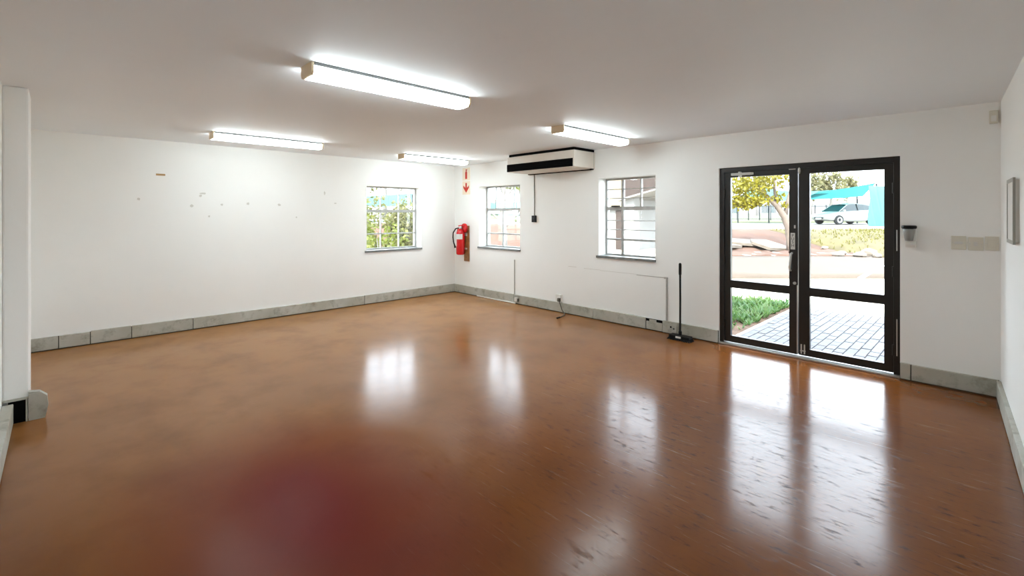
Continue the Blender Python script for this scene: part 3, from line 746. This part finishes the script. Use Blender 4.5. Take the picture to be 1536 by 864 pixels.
for q in ([(.02, 0, 1.55), (-.25, .1, 2.0), (-.5, .1, 2.3), (-.8, 0, 2.5)], [(0, 0, 1.9), (.25, 0, 2.3), (.4, .1, 2.9)], [(.0, 0, 2.1), (-.2, 0, 2.6), (-.25, .1, 3.1)], [(.0, 0, 1.2), (.3, .1, 1.55), (.6, .1, 1.75)], [(.02, 0, 1.3), (-.3, 0, 1.62), (-.6, 0, 1.7)]):
    obj('branch', T(q, [.035, .028, .02, .012][:len(q)], 6), M['bark2'], t2, True)
bm = bmesh.new()
leaves(bm, (.45, 0, 2.45), (.22, .3, .3), 130, .10); leaves(bm, (-.2, 0, 2.6), (.5, .4, .4), 60, .09)
o = obj('foliage', bm, M['hedge'], t2); o['kind'] = 'stuff'
def shrub(name, label, loc, rx, ry, h, n, m, size, gap=.08):
    r = thing(name, label, 'shrub', loc)
    for k in range(4):
        a_ = k*1.6+random.random(); obj('stem', T([(0, 0, -.08), (math.cos(a_)*rx*.2, math.sin(a_)*ry*.2, h*.4), (math.cos(a_)*rx*.45, math.sin(a_)*ry*.45, h*.8)], [.03, .022, .01], 5), M['bark2'], r)
    bm = bmesh.new()
    for k in range(9):
        c = (random.uniform(-.5, .5)*rx, random.uniform(-.5, .5)*ry, h*random.uniform(.25, .82))
        leaves(bm, c, (rx*.55, ry*.55, h*.24), n//9, size)
    o = obj('foliage', bm, m, r); o['kind'] = 'stuff'
shrub('shrub', 'low yellow-green shrub outside the left window, closest to the glass', (-1.5, -.75, -.05), .5, .55, 1.35, 1500, M['hedge'], .10)
shrub('shrub', 'tall yellow-green shrub outside the left window, on the left of the view', (-3.0, -.75, -.05), .8, .6, 2.35, 2800, M['hedge'], .11)
shrub('shrub', 'olive shrub outside the left window, on the right of the view', (-3.1, .75, -.05), .8, .6, 2.1, 2600, M['hedge2'], .10)
shrub('shrub', 'dense low shrub in the middle of the hedge outside the left window', (-4.4, .05, -.05), .75, .7, 1.75, 2600, M['hedge'], .11)
shrub('shrub', 'dense low shrub at the right of the hedge outside the left window', (-4.5, 1.75, -.05), .8, .7, 1.7, 2600, M['hedge'], .11)
shrub('shrub', 'large loose shrub further behind the others outside the left window', (-6.3, .7, -.05), 1.2, 1.0, 2.9, 2600, M['hedge2'], .13)
shrub('shrub', 'round yellow-green shrub far back outside the left window', (-6.5, 3.3, -.05), 1.1, 1.0, 2.2, 2000, M['hedge'], .12)
def far_tree(label, r, f, h, wd, n, m):
    t = thing('tree', label, 'tree', ext(r, f, hz(r, f)), ROT)
    obj('trunk', T([(0, 0, -.2), (.05, 0, h*.3), (0, 0, h*.7)], [.22, .17, .06], 7), M['bark2'], t, True)
    bm = bmesh.new()
    for k in range(8): leaves(bm, (random.uniform(-.6, .6)*wd, random.uniform(-.4, .4)*wd, h*random.uniform(.5, .88)), (wd*.5, wd*.5, h*.16), n//8, .42)
    o = obj('foliage', bm, m, t); o['kind'] = 'stuff'
far_tree('olive tree crown rising behind the teal carport, left of the white car', 36.0, 56, 5.2, 1.5, 700, M['far'])
far_tree('tall olive tree behind the teal carport, above the white car', 39.8, 58, 5.6, 1.7, 800, M['far'])
far_tree('lower tree behind the carport further right', 44, 61, 4.9, 1.6, 600, M['far'])
far_tree('far tree behind the fence at the left of the door view', 22, 52, 5.6, 2.8, 800, M['far'])
far_tree('far tree behind the fence next to the carport edge', 28.5, 54, 5.0, 2.5, 800, M['far'])
far_tree('far tree showing at the top of the second window', .8, 50, 5.5, 2.5, 700, M['far'])
far_tree('far tree showing at the top of the left window', -10, 36.5, 5.6, 2.8, 900, M['hedge2'])

# ------------------------------------------------------------------ carports
def sail(bm, corners, nu=14, nv=8, sag=.35, fold=0):
    A, Bq, Cq, D = [Vector(c) for c in corners]; g = []
    for j in range(nv+1):
        row = []
        for i in range(nu+1):
            u, v = i/nu, j/nv
            p = (A*(1-u)+Bq*u)*(1-v)+(D*(1-u)+Cq*u)*v
            p.z -= sag*math.sin(PI*u)*(.5+.5*math.sin(PI*v)); row.append(bm.verts.new(p))
        g.append(row)
    for j in range(nv):
        for i in range(nu): bm.faces.new((g[j][i], g[j][i+1], g[j+1][i+1], g[j+1][i]))
def carport(label, corners, posts, m, sag=.35, group=None):
    p0 = ext(corners[0][0], corners[0][1], 0)
    t = thing('carport', label, 'carport', p0, ROT, group)
    r0, f0 = corners[0][0], corners[0][1]
    bm = bmesh.new(); sail(bm, [(c[0]-r0, c[1]-f0, c[2]) for c in corners], sag=sag); obj('shade_cloth', bm, m, t, True)
    for (r, f, z) in posts: obj('post', T([(r-r0, f-f0, hz(r, f)-.1), (r-r0, f-f0, z)], .05, 8), M['fence'], t)
    return t
carport('pale teal shade cloth carport at the left of the white car', [(16.4, 31.2, 3.35), (21.3, 31.2, 3.15), (22.5, 36.2, 2.70), (17.5, 36.2, 2.75)], [(17.5, 36, 2.7), (22.5, 36.0, 2.65), (19.9, 36, 2.5)], M['teal2'])
carport('bright teal shade cloth carport above the white car', [(19.8, 30.0, 3.0), (23.2, 29.6, 3.55), (26.6, 35.2, 2.9), (22.0, 35.2, 2.65)], [(26.0, 35, 2.85), (23.3, 29.7, 3.5)], M['teal'], .12)
carport('distant pale teal carport seen through the second window', [(-3.2, 44, 2.75), (1.6, 44, 2.85), (1.6, 49, 2.25), (-3.2, 49, 2.2)], [(-2.9, 44.2, 2.7), (1.3, 44.2, 2.75)], M['teal2'])
carport('distant teal carport glimpsed above the hedge in the left window', [(-12, 26, 2.7), (-5.2, 26, 2.75), (-5.2, 31, 2.2), (-12, 31, 2.2)], [(-11.5, 26.2, 2.65), (-5.6, 26.2, 2.65)], M['teal2'])
bm = bmesh.new(); g = []
for j in range(11):
    row = []
    for i in range(41):
        u, v = i/40, j/10
        row.append(bm.verts.new((u*1.75, .13*math.sin(u*22+(1-v)*7)*(.45+.55*v), 2.58*(1-v)-.05*math.sin(u*PI))))
    g.append(row)
for j in range(10):
    for i in range(40): bm.faces.new((g[j][i], g[j][i+1], g[j+1][i+1], g[j+1][i]))
dr = obj('shade_curtain', bm, M['teal2'], smooth=True, loc=ext(22.35, 29.1, hz(22.35, 29.1)), rz=ROT)
tag(dr, 'teal shade cloth curtain hanging in folds in front of the white car tail', 'curtain')

# ------------------------------------------------------------------ white car (local +x forward)
def car(label, r, f, yaw):
    t = thing('car', label, 'car', ext(r, f, hz(r, f)+.02), ROT+yaw)
    st = [(-2.08, .55, .80, .66), (-1.98, .34, .95, .80), (-1.5, .24, 1.0, .86), (-.6, .20, .98, .88), (.4, .20, .94, .88), (1.0, .22, .92, .87), (1.55, .25, .84, .83), (1.95, .32, .70, .74), (2.1, .42, .58, .55)]
    bm = bmesh.new(); R = []
    for x, zb, zt, hw in st:
        ring = [(-hw*.86, zb), (-hw, zb+.1), (-hw, (zb+zt)/2), (-hw*.97, zt-.06), (-hw*.84, zt), (0, zt+.03), (hw*.84, zt), (hw*.97, zt-.06), (hw, (zb+zt)/2), (hw, zb+.1), (hw*.86, zb)]
        R.append([bm.verts.new((x, y, z)) for y, z in ring])
    for a_, b_ in zip(R, R[1:]):
        for k in range(len(a_)): bm.faces.new((a_[k], a_[(k+1) % len(a_)], b_[(k+1) % len(b_)], b_[k]))
    bm.faces.new(R[0]); bm.faces.new(R[-1][::-1])
    obj('body', bm, M['carwhite'], t, True)
    gh = [(-1.95, .93, .02, .70), (-1.55, .95, .38, .72), (-.9, .94, .50, .74), (0, .93, .52, .74), (.45, .92, .44, .74), (1.15, .90, .02, .72)]
    bm = bmesh.new(); R = []
    for x, zb, hh, hw in gh:
        R.append([bm.verts.new((x, y, z)) for y, z in ((-hw, zb), (-hw+.16*hh/.5, zb+hh), (hw-.16*hh/.5, zb+hh), (hw, zb))])
    for a_, b_ in zip(R, R[1:]):
        for k in range(3): bm.faces.new((a_[k], a_[k+1], b_[k+1], b_[k]))
    obj('windows', bm, M['carglass'], t)
    bm = bmesh.new(); R = []
    for x, zb, hh, hw in gh[1:-1]:
        w_ = hw-.16*hh/.5+.02; R.append([bm.verts.new((x, y, z)) for y, z in ((-w_, zb+hh-.05), (-w_*.9, zb+hh+.03), (0, zb+hh+.05), (w_*.9, zb+hh+.03), (w_, zb+hh-.05))])
    for a_, b_ in zip(R, R[1:]):
        for k in range(4): bm.faces.new((a_[k], a_[k+1], b_[k+1], b_[k]))
    obj('roof', bm, M['carwhite'], t, True)
    for s in (-1, 1):
        obj('pillar', T([(.45, s*.62, 1.36), (1.15, s*.73, .92)], .03, 6), M['carwhite'], t)
        obj('pillar', T([(-.35, s*.60, 1.44), (-.35, s*.75, .93)], .03, 6), M['fence'], t)
        obj('pillar', T([(-1.5, s*.60, 1.33), (-1.85, s*.72, .94)], .05, 6), M['carwhite'], t)
        obj('headlight', B((1.86, 2.02, s*.56-.12, s*.56+.12, .60, .70), bev=.02), M['lampglass'], t)
        obj('mirror', B((.85, .98, s*.90-.08, s*.90+.06, .93, 1.03), bev=.02), M['carwhite'], t)
        for x in (-1.3, 1.28):
            wh = obj('wheel', L([(.2, -.1), (.31, -.1), (.325, -.06), (.325, .06), (.31, .1), (.2, .1)], (x, s*.80, .325), 22, 'y'), M['tyre'], t)
            obj('rim', L([(.2, -.02), (.205, .115), (.05, .09), (.02, .10)] if s > 0 else [(.02, -.10), (.05, -.09), (.205, -.115), (.2, .02)], (x, s*.80, .325), 18, 'y'), M['rim'], wh)
    obj('grille', B((1.98, 2.105, -.4, .4, .40, .50), bev=.01), M['fence'], t)
    obj('number_plate', B((2.09, 2.115, -.24, .24, .36, .46)), M['label'], t)
    return t
car('white hatchback parked under the teal carport beyond the grass bank', 23.6, 33, PI+math.radians(10))

# ------------------------------------------------------------------ fence and buildings beyond
fn = thing('boundary_fence', 'dark steel post fence along the far side of the road', 'fence', ext(14, 41, 0), ROT)
for k in range(20):
    r = 14+k*.98; z = hz(r, 41); obj('post', B((k*.98-.035, k*.98+.035, -.03, .03, z-.1, z+1.35)), M['fence'], fn)
for zz in (.15, 1.25): obj('rail', B((0, 18.7, -.015, .015, hz(20, 41)+zz-.02, hz(20, 41)+zz+.02)), M['fence'], fn)
bm = bmesh.new()
for k in range(150): box(bm, k*.125, k*.125+.012, -.006, .006, hz(20, 41)+.1, hz(20, 41)+1.25)
o = obj('palisade_wires', bm, M['alu'], fn); o['kind'] = 'stuff'
bd = thing('white_building', 'long low white building behind the fence and carports', 'building', ext(0, 70, .9), ROT)
obj('wall', B((8, 62, 0, 8, 0, 2.2)), M['render'], bd)
obj('roof', P([(-.6, 2.2), (4, 3.0), (8.6, 2.2), (8.6, 2.08), (-.6, 2.08)], 7.5, 62.5, 'yz'), M['roofm'], bd)
for k in range(9): obj('window', B((10+k*5.5, 12.2+k*5.5, -.04, .02, .8, 1.8)), M['carglass'], bd)
# neighbouring outbuilding seen through the third window
ob = thing('outbuilding', 'neighbouring outbuilding with cream upper wall, brown door and white column outside the third window', 'building', (-3.9, 12, -.05))
obj('wall', B((-3.2, .42, .35, 2.6, 0, 3.2)), M['render'], ob)
obj('upper_wall', B((-3.2, .40, .18, .36, 1.78, 3.25)), M['cream'], ob)
dd = obj('door', B((-.36, .30, .28, .35, .0, 1.76)), M['brown'], ob)
obj('door_handle', B((.22, .25, .24, .29, .95, 1.05)), M['alu'], dd)
obj('column', B((.34, .80, -.1, .34, 0, 2.32)), M['render'], ob)
obj('canopy_soffit', P([(.22, 2.22), (2.6, 2.78), (2.6, 3.9), (.22, 3.9)], -.12, .05, 'xz'), M['brown'], ob)
obj('canopy_roof', P([(.15, 2.16), (2.7, 2.74), (2.7, 2.80), (.15, 2.22)], -.4, 3.0, 'xz'), M['render'], ob)
yw = thing('yard_wall', 'low white yard wall far outside the third window', 'wall', (-12, 17, -.05))
obj('wall_body', B((0, 8.6, 0, .22, 0, 1.25)), M['render'], yw)
obj('coping', B((-.05, 8.65, -.04, .26, 1.25, 1.32)), M['concrete'], yw)
shrub('shrub', 'dark green bush in front of the low white yard wall', (-4.75, 15.2, -.05), .35, .35, 1.45, 500, M['cover'], .14)
